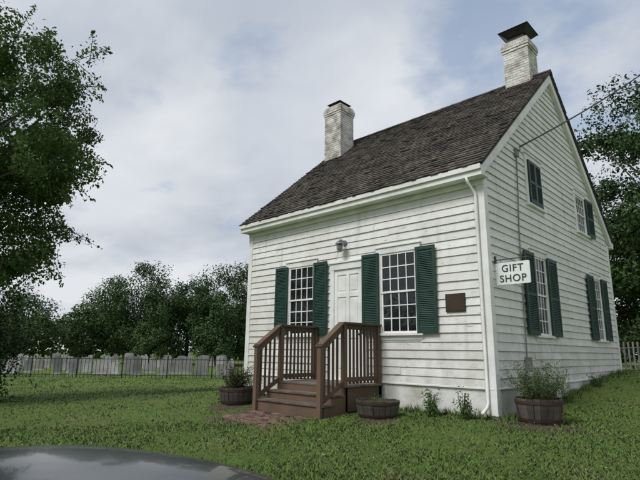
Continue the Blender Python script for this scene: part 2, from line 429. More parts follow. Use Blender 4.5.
def window(name,T,w,cols=4,rows=6,shutL=.42,shutR=.42,closed=False):
    u0,u1,z0,z1=w
    e=empty(name);e.parent=H
    mb=MB();c=.095
    mb.box(u0-c,u0,.0,.056,z0-.02,z1+.0,0,T);mb.box(u1,u1+c,.0,.056,z0-.02,z1+.0,0,T)
    mb.box(u0-c-.01,u1+c+.01,.0,.062,z1,z1+.12,0,T)
    mb.box(u0-c-.03,u1+c+.03,.0,.085,z1+.12,z1+.15,0,T)
    mb.box(u0-c-.03,u1+c+.03,.0,.10,z0-.07,z0-.02,0,T)
    mb.box(u0-c,u1+c,.0,.044,z0-.15,z0-.07,0,T)
    mb.obj('casing',[M['trim']],e,bevel=.004)
    mb=MB();zm=(z0+z1)/2
    for (a,b,n0) in((zm-.02,z1,.022),(z0-.02,zm+.02,.006)):
        f=.042
        mb.box(u0,u0+f,n0,n0+.022,a,b,0,T);mb.box(u1-f,u1,n0,n0+.022,a,b,0,T)
        mb.box(u0+f,u1-f,n0,n0+.0215,b-f*.9,b,0,T);mb.box(u0+f,u1-f,n0,n0+.0215,a,a+f*.9,0,T)
        iw=(u1-u0-2*f);ih=(b-a-1.8*f)
        for i in range(1,cols):
            uu=u0+f+iw*i/cols;mb.box(uu-.010,uu+.010,n0+.003,n0+.019,a+f*.9,b-f*.9,0,T)
        R=rows//2
        for j in range(1,R):
            zz=a+f*.9+ih*j/R;mb.box(u0+f,u1-f,n0+.004,n0+.0175,zz-.010,zz+.010,0,T)
    mb.obj('sashes',[M['trim']],e)
    mb=MB()
    for (a,b,n0) in((zm,z1-.02,.028),(z0+.0,zm,.012)):
        for i in range(cols):
            for j in range(rows//2):
                ua=u0+.02+(u1-u0-.04)*i/cols;ub=u0+.02+(u1-u0-.04)*(i+1)/cols
                zaa=a+(b-a)*j/(rows//2);zbb=a+(b-a)*(j+1)/(rows//2)
                q=[random.uniform(-.0018,.0018) for _ in range(3)]
                mb.add([T(ua,n0+q[0],zaa),T(ub,n0+q[1],zaa),T(ub,n0+q[1]+q[2],zbb),T(ua,n0+q[0]+q[2],zbb)],[(0,1,2,3)])
    mb.obj('glass',[M['glass']],e,recalc=False)
    if closed:
        shutter(e,T,u0+.01,(u0+u1)/2-.003,z0,z1,n0=.05);shutter(e,T,(u0+u1)/2+.003,u1-.01,z0,z1,n0=.05)
    if shutL: shutter(e,T,u0-.02-shutL,u0-.02,z0-.03,z1+.03)
    if shutR: shutter(e,T,u1+.02,u1+.02+shutR,z0-.03,z1+.03)
    return e
def shutter(e,T,a,b,z0,z1,n0=.064):
    mb=MB();f=.055;t=.034
    skew=random.uniform(-.03,.03)
    T2=lambda u,n,z:T(u,n+n0+.006+(u-a)*skew,z)
    mb.box(a,a+f,0,t,z0,z1,0,T2);mb.box(b-f,b,0,t,z0,z1,0,T2)
    zr=[z0,z0+(z1-z0)*.46,z1-.07]
    hs=[.09,.06,.07]
    for z,h in zip(zr,hs): mb.box(a+f,b-f,.001,t-.001,z,z+h,0,T2)
    mb.box(a+f-.002,b-f+.002,.004,.012,z0+.05,z1-.05,0,T2)
    for k in range(2):
        za=zr[k]+hs[k];zb=zr[k+1]
        zz=za+.012
        while zz<zb-.02:
            p=[(a+f,.010,zz+.022),(b-f,.010,zz+.022),(b-f,.014,zz+.028),(a+f,.014,zz+.028),(a+f,.029,zz-.006),(b-f,.029,zz-.006),(b-f,.033,zz),(a+f,.033,zz)]
            mb.hexa([T2(*q) for q in p]);zz+=.034
    mb.obj('shutter',[M['green']],e,bevel=.002)
for w in FW: window('front_window',TF,w)
window('gable_window',TG,GW[0],shutL=.50,shutR=.52);window('gable_window',TG,GW[1],shutL=.50,shutR=.52)
window('upper_gable_window',TG,GW[2],rows=4,shutL=0,shutR=0,closed=True)
window('upper_gable_window',TG,GW[3],rows=4,shutL=0,shutR=.55)
mb=MB();u0,u1,z0,z1=DOOR;c=.11
mb.box(u0-c,u0,0,.058,z0-.02,z1,0,TF);mb.box(u1,u1+c,0,.058,z0-.02,z1,0,TF)
mb.box(u0-c-.01,u1+c+.01,0,.064,z1,z1+.14,0,TF);mb.box(u0-c-.03,u1+c+.03,0,.09,z1+.14,z1+.17,0,TF)
mb.obj('door_casing',[M['trim']],H,bevel=.004)
mb=MB();mb.box(u0,u1,0,.012,z0,z1,0,TF);f=.09;n1=.03
w3=(u1-u0-3*f)/2
for a in(u0,u0+f+w3,u1-f): mb.box(a,a+f,.012,n1,z0,z1,0,TF)
for (a,b) in((z0,z0+.2),(z0+.85,z0+1.0),(z0+1.72,z0+1.82),(z1-.12,z1)):
    for q in(u0+f,u0+2*f+w3): mb.box(q,q+w3,.012,n1-.001,a,b,0,TF)
for (a,b) in((z0+.24,z0+.81),(z0+1.04,z0+1.68),(z0+1.86,z1-.16)):
    for q in(u0+f+.03,u0+2*f+w3+.03): mb.box(q,q+w3-.06,.012,.022,a,b,0,TF)
mb.obj('front_door',[M['trim']],H,bevel=.004)
mb=MB();mb.lathe([(.0,-.0),(.022,.004),(.028,.02),(.022,.04),(.001,.048)],(0,0,0),12)
k=mb.obj('door_knob',[M['black']],H,smooth=True);k.rotation_euler=(math.pi/2,0,0);k.location=(-u0-.05,-.03,z0+.93)
def roof_side(name,front):
    ye=-.30 if front else G+.30; sg=1 if front else -1
    S=Vector((0,sg*math.cos(TH),math.sin(TH)));Nn=Vector((0,-sg*math.sin(TH),math.cos(TH)))
    E=Vector((0,ye,4.29));length=(RY+.30)/math.cos(TH)
    P=lambda x,s,n:E+Vector((x,0,0))+S*s+Nn*(n+.012*math.sin(x*1.1+.6)*math.sin(s*.9))
    mb=MB();x0,x1=-L-.15,.15
    mb.hexa([P(x0,0,-.05),P(x1,0,-.05),P(x1,length,-.05),P(x0,length,-.05),P(x0,0,-.022),P(x1,0,-.022),P(x1,length,-.022),P(x0,length,-.022)])
    mb.obj(name+'_deck',[M['roofunder']],H)
    mb=MB();e=.135;s=-.04;row=0
    while s<length-.02:
        x=x0-.01+random.uniform(0,.02)
        ro=random.uniform(-.006,.006)
        while x<x1+.01:
            w=random.uniform(.07,.17);xb=min(x+w,x1+.015)
            if xb-x<.02: break
            ds=ro+random.uniform(-.016,.014);ln=min(e*1.3,length-s);lift=random.uniform(0,.008)
            if random.random()<.10: lift+=random.uniform(.005,.018)
            tw=random.uniform(-.005,.005)
            a,b=x+.002,xb-.002
            mb.hexa([P(a,s+ds,-.002),P(b,s+ds,-.002),P(b,s+ln,-.012),P(a,s+ln,-.012),
                     P(a,s+ds,.020+lift),P(b,s+ds,.020+lift+tw),P(b,s+ln,.002),P(a,s+ln,.002)])
            x=xb
        s+=e;row+=1
    mb.obj(name+'_shingles',[M['shingle']],H,recalc=False)
roof_side('front_roof',True);roof_side('back_roof',False)
mb=MB()
x=-L-.16
while x<.15:
    w=min(.28,.165-x)
    if w<.05: break
    for sg in(1,-1):
        S=Vector((0,-sg*math.cos(TH),-math.sin(TH)));Nn=Vector((0,-sg*math.sin(TH),math.cos(TH)))
        R=Vector((0,RY,RZ+.004));l=random.uniform(0,.008)
        P=lambda xx,s,n:R+Vector((xx,0,0))+S*s+Nn*n
        mb.hexa([P(x,.0,.012),P(x+w,.0,.012),P(x+w,.13,.012),P(x,.13,.012),P(x,-.01,.034+l),P(x+w,-.01,.026),P(x+w,.13,.026),P(x,.13,.034+l)])
    x+=.17
mb.obj('ridge_shingles',[M['shingle']],H)
mb=MB()
for xa,xb in((.02,.115),(-L-.115,-L-.02)):
    for sg in(1,-1):
        def Y(y): return y if sg==1 else 2*RY-y
        off=.065;dep=.20
        poly=[(xa,Y(-.27),roofz(-.27)-off-.0),(xa,Y(RY),RZ-off),(xa,Y(RY),RZ-off-dep/math.cos(TH)),(xa,Y(-.27+.1),roofz(-.17)-off-dep/math.cos(TH)+.03),(xa,Y(-.27),roofz(-.27)-off-.16)]
        mb.prism(poly,(xb-xa,0,0))
mb.obj('rake_boards',[M['trim']],H,bevel=.004)
mb=MB()
for fr in(True,False):
    def B(y0,y1,z0,z1,x0=-L-.13,x1=.13):
        if fr: mb.box(x0,x1,y0,y1,z0,z1)
        else: mb.box(x0,x1,2*RY-y1,2*RY-y0,z0,z1)
    B(-.285,-.25,4.07,4.245);B(-.25,.0,4.075,4.10);B(-.06,-.001,3.97,4.073,-L-.05,.05)
    B(-.325,-.287,4.17,4.262)
mb.obj('eave_cornice',[M['trim']],H,bevel=.004)
mb=MB();mb.tube([(-.16,-.27,4.1),(-.16,-.24,4.0),(-.10,-.09,3.82),(-.10,-.085,3.6),(-.10,-.085,.25),(-.10,-.12,.17),(-.10,-.3,.1)],.030,8)
mb.obj('downspout',[M['trim']],H,smooth=True)
def chimney(name,cx,cy,sx,sy,z0,z1,cap):
    e=empty(name);e.parent=H
    mb=MB();mb.box(cx-sx/2,cx+sx/2,cy-sy/2,cy+sy/2,z0,z1-.01);mb.obj('mortar_core',[M['mortar']],e)
    mb=MB();z=z0;c=0;ch=.068
    n=int((z1-z0)/ch)
    for c in range(n):
        o=0.008
        if c>=n-4: o=.008+.022*min(2,(c-(n-5))//1)*.9
        if c==n-1: o=.03
        X0,X1,Y0,Y1=cx-sx/2-o,cx+sx/2+o,cy-sy/2-o,cy+sy/2+o
        for side in range(4):
            ln=(X1-X0) if side%2==0 else (Y1-Y0)
            bl=.205;st=-(bl/2) if c%2 else 0;a=st
            while a<ln:
                p0=max(a,0);p1=min(a+bl-.009,ln)
                if p1-p0>.02:
                    j=random.uniform(-.003,.004);th=.06+o
                    za,zb=z+.0045,z+ch-.0045
                    if side==0: mb.box(X0+p0,X0+p1,Y0-j,Y0+th,za,zb)
                    if side==2: mb.box(X0+p0,X0+p1,Y1-th,Y1+j,za,zb)
                    if side==1: mb.box(X0-j+.0013,X0+th,Y0+p0+.0017,Y0+p1-.0017,za+.0012,zb-.0012)
                    if side==3: mb.box(X1-th,X1+j-.0013,Y0+p0+.0017,Y0+p1-.0017,za+.0012,zb-.0012)
                a+=bl
        z+=ch
    mb.obj('bricks',[M['brickw']],e,bevel=.003)
    mb=MB()
    if cap==1:
        a=.20;t=z1
        mb.box(cx-a,cx+a,cy-a,cy+a,t-.02,t+.16)
        q=.24;qq=.38
        mb.hexa([(cx-q,cy-q,t+.16),(cx+q,cy-q,t+.16),(cx+q,cy+q,t+.16),(cx-q,cy+q,t+.16),(cx-qq,cy-qq,t+.30),(cx+qq,cy-qq,t+.30),(cx+qq,cy+qq,t+.30),(cx-qq,cy+qq,t+.30)])
        mb.hexa([(cx-qq-.02,cy-qq-.02,t+.302),(cx+qq+.02,cy-qq-.02,t+.302),(cx+qq+.02,cy+qq+.02,t+.302),(cx-qq-.02,cy+qq+.02,t+.302),(cx-.1,cy-.1,t+.36),(cx+.1,cy-.1,t+.36),(cx+.1,cy+.1,t+.36),(cx-.1,cy+.1,t+.36)])
    else:
        t=z1-.01
        for i in(-1,1):
            for j in(-1,1): mb.box(cx+i*.2-.02,cx+i*.2+.02,cy+j*.2-.02,cy+j*.2+.02,t,t+.12)
        mb.hexa([(cx-.29,cy-.29,t+.12),(cx+.29,cy-.29,t+.12),(cx+.29,cy+.29,t+.12),(cx-.29,cy+.29,t+.12),(cx-.12,cy-.12,t+.2),(cx+.12,cy-.12,t+.2),(cx+.12,cy+.12,t+.2),(cx-.12,cy+.12,t+.2)])
    mb.obj('metal_cap',[M['black']],e,bevel=.004)
chimney('chimney',-.56,RY,.62,.60,7.65,9.06,1)
chimney('chimney',-6.1,3.05,.66,.62,6.75,8.78,2)
mb=MB();cx,cz=-3.2,3.36
mb.tube([(cx,-.03,cz),(cx,-.06,cz)],.06,14)
mb.tube([(cx,-.06,cz),(cx,-.14,cz+.05),(cx,-.2,cz+.04),(cx,-.2,cz)],.014,8)
mb.lathe([(.02,.05),(.04,.04),(.10,-.02),(.105,-.03),(.0,-.028)],(cx,-.2,cz-.02),18)
mb.lathe([(.045,0),(.06,-.05),(.055,-.11),(.03,-.14),(.001,-.15)],(cx,-.2,cz-.05),14)
for k in range(6):
    a=k*math.pi/3
    mb.tube([(cx+.07*math.cos(a),-.2+.07*math.sin(a),cz-.05),(cx+.07*math.cos(a),-.2+.07*math.sin(a),cz-.18),(cx,-.2,cz-.22)],.005,5)
mb.obj('wall_lantern',[M['grey']],H,smooth=False)
mb=MB();mb.box(.42,.80,.035,.06,1.75,2.07,0,TF);mb.box(.435,.785,.06,.064,1.765,2.055,1,TF)
for k in range(6):
    zz=2.01-k*.042;hw=random.uniform(.09,.15);mb.box(.61-hw,.61+hw,.064,.066,zz-.010,zz,2,TF)
mb.obj('historic_plaque',[M['black'],M['plaque'],M['hoop']],H,bevel=.003)
mb=MB();mb.box(1.50,1.62,.03,.09,4.98,5.14,0,TG)
mb.tube([TG(1.56,.09,5.1),TG(1.56,.14,5.1),TG(1.56,.14,5.17)],.02,8)
mb.tube([TG(1.56,.055,5.0),TG(1.50,.05,4.2),TG(1.40,.05,3.4),TG(1.30,.05,.9)],.012,6)
mb.box(1.23,1.36,.03,.12,.72,.98,0,TG)
mb.obj('service_entrance',[M['conduit']],H)
# ------------------------------------------------------------ entry stairs
S=empty('wooden_entry_steps')
XR,XL=-2.24,-4.02;EO=1.15;EB=1.74;DZ=.45
mb=MB()
y=-.06
while y>-EO-.001:
    mb.box(XL-.04,XR+.04,max(y-.135,-EO-.02),y,DZ-.035,DZ);y-=.14
for k,(ya,zt) in enumerate(((-EO-.02,DZ-.15),(-EO-.02-.28,DZ-.30))):
    mb.box(XL-.02,XR+.02,ya-.145,ya-.005,zt-.035,zt);mb.box(XL-.02,XR+.02,ya-.295,ya-.15,zt-.035,zt)
mb.obj('treads',[M['deck']],S,bevel=.004)
mb=MB()
mb.box(XL,XR,-EO-.012,-EO+.015,DZ-.16,DZ-.037);mb.box(XL,XR,-EO-.29,-EO-.262,DZ-.31,DZ-.187)
mb.box(XL,XR,-EO-.30-.27,-EO-.30-.24,-.08,DZ-.337)
for x in(XL,XR-.04):
    mb.box(x,x+.04,-EO+.016,-.06,.0,DZ-.037)
    mb.prism([(x,-EO-.02,-.1),(x,-EO-.02,DZ-.19),(x,-EO-.26,DZ-.19),(x,-EO-.26,DZ-.338),(x,-EO-.54,DZ-.338),(x,-EO-.54,-.1)],(.04,0,0))
mb.obj('stringers_and_risers',[M['wood']],S,bevel=.004)
for nm,x in(('left_railing',XL+.045),('right_railing',XR-.045)):
    mb=MB();p=.045;RT=1.56
    for (yy,zb,zt) in((-.11,.2,RT-.03),(-EO+.03,-.1,RT-.03),(-EB,-.15,1.12)):
        mb.box(x-p,x+p,yy-p,yy+p,zb,zt)
    mb.box(x-.07,x+.07,-EO-.03,-.06,RT-.03,RT+.01)
    mb.box(x-.02,x+.02,-EO+.075,-.155,RT-.12,RT-.034);mb.box(x-.02,x+.02,-EO+.075,-.155,DZ+.06,DZ+.14)
    yy=-.22
    while yy>-EO+.1:
        mb.box(x-.018,x+.018,yy-.018,yy+.018,DZ+.02,RT-.05);yy-=.105
    a=Vector((x,-EO-.03,RT-.01));b=Vector((x,-EB-.06,1.11));mb.beam(a,b,.14,.036)
    dn=Vector((0,0,-.085));mb.beam(a+dn+Vector((0,.02,0)),b+dn+Vector((0,.08,.03)),.038,.085)
    a2=Vector((x,-EO+.03,DZ+.06));b2=Vector((x,-EB,.17));mb.beam(a2,b2,.038,.08)
    for t in(.2,.38,.56,.74):
        q=a.lerp(b,t);r=a2.lerp(b2,t+.02);mb.box(x-.018,x+.018,q.y-.018,q.y+.018,r.z,q.z-.05)
    mb.box(x-.055,x+.055,-EB-.055,-EB+.055,1.142,1.165)
    mb.obj(nm,[M['wood']],S,bevel=.004)
mb=MB()
y=-1.80
r=0
while y>-2.75:
    x=-3.95+(.1 if r%2 else 0)
    while x<-2.5:
        edge=min((y+2.85)/.5,(x+4.1)/.5,1)
        if random.random()>.07+.5*(1-edge):
            zc=g1(x,y)+.008+random.uniform(-.008,.008)
            t=random.uniform(-.006,.006);j=random.uniform(-.008,.008)
            mb.hexa([(x+j,y-.09,zc-.06),(x+.19+j,y-.09,zc-.06),(x+.19,y,zc-.06),(x,y,zc-.06),(x+j,y-.09,zc+t),(x+.19+j,y-.09,zc-t),(x+.19,y,zc-t),(x,y,zc+t)])
        x+=.2
    y-=.1;r+=1
mb.obj('brick_path',[M['brickr']],bevel=.006)
# ------------------------------------------------------------ planters
def sprig(V,c,h,spread,nst,size,per):
    for i in range(nst):
        a=random.uniform(0,6.283);s=random.random()**.6*spread;hh=h*random.uniform(.55,1.1)
        tip=np.array([c[0]+math.cos(a)*s,c[1]+math.sin(a)*s,c[2]+hh]);b=np.array([c[0]+math.cos(a)*s*.35,c[1]+math.sin(a)*s*.35,c[2]])
        t=rng.uniform(.1,1,per)[:,None];P=b+(tip-b)*t+rng.normal(0,size*.5,(per,3))
        V.append(leaves(P,np.tile([0,0,1.],(per,1)),size,.4,1.0))
def tub(name,x,y,r,h,plants):
    e=empty(name);z=g1(x,y)-.03
    mb=MB();ns=22
    rp=[(0,.80),(.3,.90),(.65,.97),(1,1.0)]
    for k in range(ns):
        a0=2*math.pi*k/ns+.012;a1=2*math.pi*(k+1)/ns-.012;j=random.uniform(-.004,.004)
        v=[];f=[]
        for t,q in rp:
            zz=z+h*t+(random.uniform(-.006,.006) if t==1 else 0)
            for rr in(r*q+j,r*q-.03):
                for a in(a0,a1): v.append((x+rr*math.cos(a),y+rr*math.sin(a),zz))
        for i in range(3):
            o=i*4;f+=[(o,o+1,o+5,o+4),(o+3,o+2,o+6,o+7),(o+2,o,o+4,o+6),(o+1,o+3,o+7,o+5)]
        f+=[(0,2,3,1),(12,13,15,14)]
        mb.add(v,f)
    mb.obj('staves',[M['barrel']],e)
    mb=MB()
    for t in(.15,.80):
        q=np.interp(t,[p[0] for p in rp],[p[1] for p in rp]);q2=np.interp(t+.11,[p[0] for p in rp],[p[1] for p in rp])
        mb.lathe([(r*q-.01,h*t),(r*q+.008,h*t),(r*q2+.008,h*(t+.11)),(r*q2-.01,h*(t+.11))],(x,y,z),32)
    mb.obj('hoops',[M['hoop']],e,smooth=False)
    mb=MB();mb.lathe([(r*.9,-.03),(r*.92,0),(r*.5,.03),(.001,.04)],(x,y,z+h-.06),20);mb.obj('soil',[M['soil']],e)
    for (mat,hh,sp,nst,size,per) in plants:
        V=[];sprig(V,(x,y,z+h-.04),hh,sp,nst,size,per);np_quads('plant',np.concatenate(V),mat,e)
    return e
tub('barrel_planter',.60,.20,.35,.40,[(M['plantg'],.56,.58,80,.035,70),(M['planty'],.38,.48,50,.045,40)])
tub('barrel_planter',-1.62,-1.02,.37,.30,[(M['planty'],.12,.25,14,.03,20)])
tub('barrel_planter',-4.95,-1.45,.37,.36,[(M['plantr'],.46,.36,60,.04,50),(M['plantg'],.30,.36,30,.04,30)])
def weed(name,x,y,h,sp,nst,mat,size):
    V=[];sprig(V,(x,y,g1(x,y)),h,sp,nst,size,30)
    e=empty(name);np_quads('leaves',np.concatenate(V),mat,e)
    mb=MB()
    for i in range(7):
        a=random.uniform(0,6.28);mb.tube([(x,y,g1(x,y)-.02),(x+math.cos(a)*sp*.5,y+math.sin(a)*sp*.5,g1(x,y)+h*.85)],.004,5)
    mb.obj('stems',[M['planty']],e)
weed('wall_shrub',-.95,-.42,.42,.16,26,M['planty'],.05)
weed('wall_shrub',-.42,-.35,.48,.14,12,M['planty'],.05)
weed('wall_shrub',.35,.75,.75,.30,30,M['leafmid'],.05)
weed('wall_shrub',-5.6,-.5,.5,.3,26,M['leafmid'],.05)
weed('wall_shrub',-.35,-.30,.25,.14,12,M['leafmid'],.04)
weed('wall_shrub',.32,2.6,.3,.2,16,M['planty'],.04)
weed('wall_shrub',.30,4.6,.3,.25,16,M['leafmid'],.04)
# ------------------------------------------------------------ gift shop sign
e=empty('gift_shop_sign')
mb=MB();ys_=.22;x0,x1,z0,z1=.05,.63,2.19,2.57
poly=[];cr=.02
for (cx,cz,a0) in((x1-cr,z0+cr,-90),(x1-cr,z1-cr,0),(x0+cr,z1-cr,90),(x0+cr,z0+cr,180)):
    for k in range(4):
        a=math.radians(a0+k*30);poly.append((cx+cr*math.cos(a),ys_,cz+cr*math.sin(a)))
mb.prism(poly,(0,.025,0));mb.obj('board',[M['sign']],e)
for t,zz in(('GIFT',2.410),('SHOP',2.235)):
    cu=bpy.data.curves.new('lettering','FONT');cu.body=t;cu.size=.170;cu.align_x='CENTER';cu.extrude=.002;cu.offset=.002;cu.space_character=1.12
    ob=bpy.data.objects.new('lettering',cu);ob.location=((x0+x1)/2,ys_-.004,zz);ob.rotation_euler=(math.pi/2,0,0);cu.materials.append(M['signtext']);link(ob,e)
mb=MB();mb.tube([(.04,ys_+.012,2.63),(.64,ys_+.012,2.63)],.009,8)
for x in(.14,.54): mb.tube([(x,ys_+.012,2.565),(x,ys_+.012,2.63)],.004,6)
mb.box(.04,.055,ys_-.015,ys_+.04,2.57,2.70);mb.obj('bracket',[M['black']],e)
# ------------------------------------------------------------ overhead wire + pole
A=Vector(TG(1.56,.14,5.17));px,py=W(12.0,14.3);Bp=Vector((px,py,11.2))
pts=[]
for i in range(25):
    t=i/24;p=A.lerp(Bp,t);p.z-=.35*4*t*(1-t)*.5;pts.append(p)
mb=MB();mb.tube(pts,.018,6);mb.obj('overhead_wire',[M['cable']],smooth=True)
mb=MB();mb.tube([(px,py,-.5),(px,py,5),(px,py,11.8)],[.16,.14,.11],12);mb.beam((px-.9,py,11.1),(px+.9,py,11.1),.09,.11)
for x in(-.8,-.3,.3,.8): mb.lathe([(.03,0),(.045,.05),(.03,.1),(.001,.12)],(px+x,py,11.16),8)
mb.obj('utility_pole',[M['pole']])
# ------------------------------------------------------------ cemetery
mb=MB()
def headstone(mb,x,y,w,h,t,yaw,kind,lean):
    z=g1(x,y)-.05;c,s=math.cos(yaw),math.sin(yaw)
    if kind==0: prof=[(-w/2,0),(w/2,0)]+[(w/2*math.cos(a),h-w/2*.6+w/2*.6*math.sin(a)) for a in np.linspace(0,math.pi,7)]
    elif kind==1: prof=[(-w/2,0),(w/2,0),(w/2,h*.96),(w*.25,h),(-w*.25,h),(-w/2,h*.96)]
    elif kind==3: prof=[(-w/2,0),(w/2,0),(w*.4,h*.3),(w*.34,h*.34),(w*.2,h*1.1),(0,h*1.25),(-w*.2,h*1.1),(-w*.34,h*.34),(-w*.4,h*.3)]
    else: prof=[(-w/2,0),(w/2,0),(w/2,h*.85),(w*.3,h*.88),(w*.2,h),(-w*.2,h),(-w*.3,h*.88),(-w/2,h*.85)]
    poly=[(x+p*c+lean*q,y+p*s,z+q) for p,q in prof]
    mb.prism(poly,(-s*t,c*t,0))
    mb.box(-w*.62,w*.62,-t*.6,t*1.6,0,.13,0,lambda a,b,cc:(x+a*c-b*s,y+a*s+b*c,z+cc))
for ri,d in enumerate((28.6,31.5,35,39.5,44)):
    r=-.80*d
    while r<-.02*d:
        if random.random()<.88:
            x,y=W(r+random.uniform(-.15,.15),d+random.uniform(-.6,.6))
            headstone(mb,x,y,random.uniform(.32,.7),random.uniform(.7,1.2),random.uniform(.12,.22),YAW+.1+random.uniform(-.1,.1),random.choice([0,0,1,1,1,2,2,3]),random.uniform(-.05,.05))
        r+=random.uniform(.75,1.6)*(1+.05*ri)
mb.obj('headstones',[M['stone']],bevel=0)
mb=MB()
def fence(mb,a,b,h,sp,pw,post,rails=(.15,.9)):
    a=Vector((*a,0));b=Vector((*b,0));ln=(b-a).length;d=(b-a)/ln
    n=int(ln/sp)
    for i in range(n):
        p=a+d*(i*sp);z=g1(p.x,p.y)
        big=(i%int(post/sp)==0);w=pw*2.6 if big else pw;hh=h*(1.08 if big else 1)
        mb.box(p.x-w/2,p.x+w/2,p.y-w/2,p.y+w/2,z-.1,z+hh)
    m=int(ln/2)
    for k in rails:
        for i in range(m):
            p=a+d*(ln*i/m);q=a+d*(ln*(i+1)/m)
            mb.beam((p.x,p.y,g1(p.x,p.y)+h*k),(q.x,q.y,g1(q.x,q.y)+h*k),.03,.035)
fence(mb,W(-26,25.5),W(0,26.5),1.05,.19,.018,2.4)
mb.obj('iron_fence',[M['iron']])
mb=MB();fence(mb,W(9.0,17.5),W(17,16.5),.95,.15,.05,2.4,rails=(.25,.8));mb.obj('picket_fence',[M['fencewood']])
# ------------------------------------------------------------ trees
def T_(name,r,d,top,rad,mat,ncl,cr,nl,size,low=.6,th=.22):
    x,y=W(r,d);z0=g1(x,y);h=top-z0
    el=[(x,y,z0+h*.58,rad*.8,rad*.8,h*.34,1.0),(x+rad*.35,y-rad*.2,z0+h*.42,rad*.75,rad*.75,h*.30,.6),(x-rad*.4,y+rad*.2,z0+h*.38,rad*.7,rad*.75,h*.30,.6)]
    return tree(name,x,y,h*.5,th,el,ncl,cr,nl,size,mat,zmin=z0+low,branches=False,jit=.42,shell=.6)
T_('tree',-18.0,50,10.1,4.5,M['leafdark'],75,1.45,430,.23)
T_('tree',-13.6,52,9.0,3.6,M['leafdark'],52,1.3,380,.24)
T_('tree',-9.0,50,10.2,4.2,M['leafdark'],68,1.4,420,.23)
T_('tree',-5.2,52,9.9,4.0,M['leafmid'],60,1.4,400,.24)
T_('tree',-24.0,53,7.0,3.0,M['leafmid'],40,1.3,300,.26)
T_('tree',-28.5,48,6.6,3.4,M['leafmid'],40,1.3,300,.26)
T_('tree',-15.6,46.5,3.7,1.8,M['leafmid'],34,.75,300,.18,low=.2,th=.12)
T_('tree',-9.8,46.5,3.8,2.4,M['leafdark'],36,.9,300,.2,low=.2,th=.12)
x,y=W(-11.0,12.6)
def E(r,d,z,a,b,c,w):
    q=W(r,d);return (q[0],q[1],z,a,b,c,w)
tree('leafy_tree',x,y,5.0,.26,[E(-9.8,12.5,7.4,3.4,3.4,2.8,1.0),E(-9.8,12.8,4.0,2.7,2.8,1.6,.55),E(-7.6,11.8,5.6,1.5,1.4,1.2,.2),E(-7.5,12.5,8.7,1.3,1.3,.9,.13),E(-8.0,12.2,3.3,1.1,1.1,.7,.08)],
     190,.56,350,.115,M['leafnear'],lean=(.5,.2),zmin=2.2,jit=.8,sprays=150)
x,y=W(-9.6,13.9)
z0=g1(x,y)
tree('evergreen_shrub',x,y,1.6,.09,[(x,y,1.1,1.4,1.4,1.5,1.0),(x-.8,y-.6,.6,1.2,1.2,1.0,.5)],80,.48,320,.10,M['leafdark'],zmin=z0+.1,branches=False,jit=.6,sprays=90)
def big(name,r,d,top,rad,mat,ncl):
    x,y=W(r,d);z0=g1(x,y);h=top-z0
    tree(name,x,y,h*.55,.3,[(x,y,z0+h*.62,rad,rad,h*.36,1.0),(x,y,z0+h*.32,rad*.95,rad*.95,h*.28,.8)],ncl,1.0,300,.21,mat,zmin=z0+.5,branches=True,jit=.6,sprays=60)
big('shade_tree',18.1,24,15.6,5.3,M['leafdark'],190)
big('shade_tree',15.3,27,11.5,3.5,M['leafdark'],90)
big('shade_tree',25,27,13.5,5,M['leafmid'],80)
V=[];tr=np.random.default_rng(5)
for ang in np.arange(0,360,5.2):
    a=math.radians(ang+tr.uniform(-1.5,1.5));R=tr.uniform(62,88);x=-3+R*math.cos(a);y=R*math.sin(a)
    h=tr.uniform(6.0,8.5)
    fr=(x-CAM[0])*Fv.x+(y-CAM[1])*Fv.y
    if fr<0: h*=1.3  # unseen trees behind the camera, added so window glass reflects less bright sky
    for k in range(22):
        d=unit(tr.normal(0,1,(1,3)))[0];c=np.array([x,y,-.4+h*.52])+d*np.array([4.8,4.8,h*.40])
        P,Nn=clump_pts(c,1.9,75);V.append(leaves(P,Nn,.75,.7,.45))
np_quads('distant_trees',np.concatenate(V),M['leafmid'])
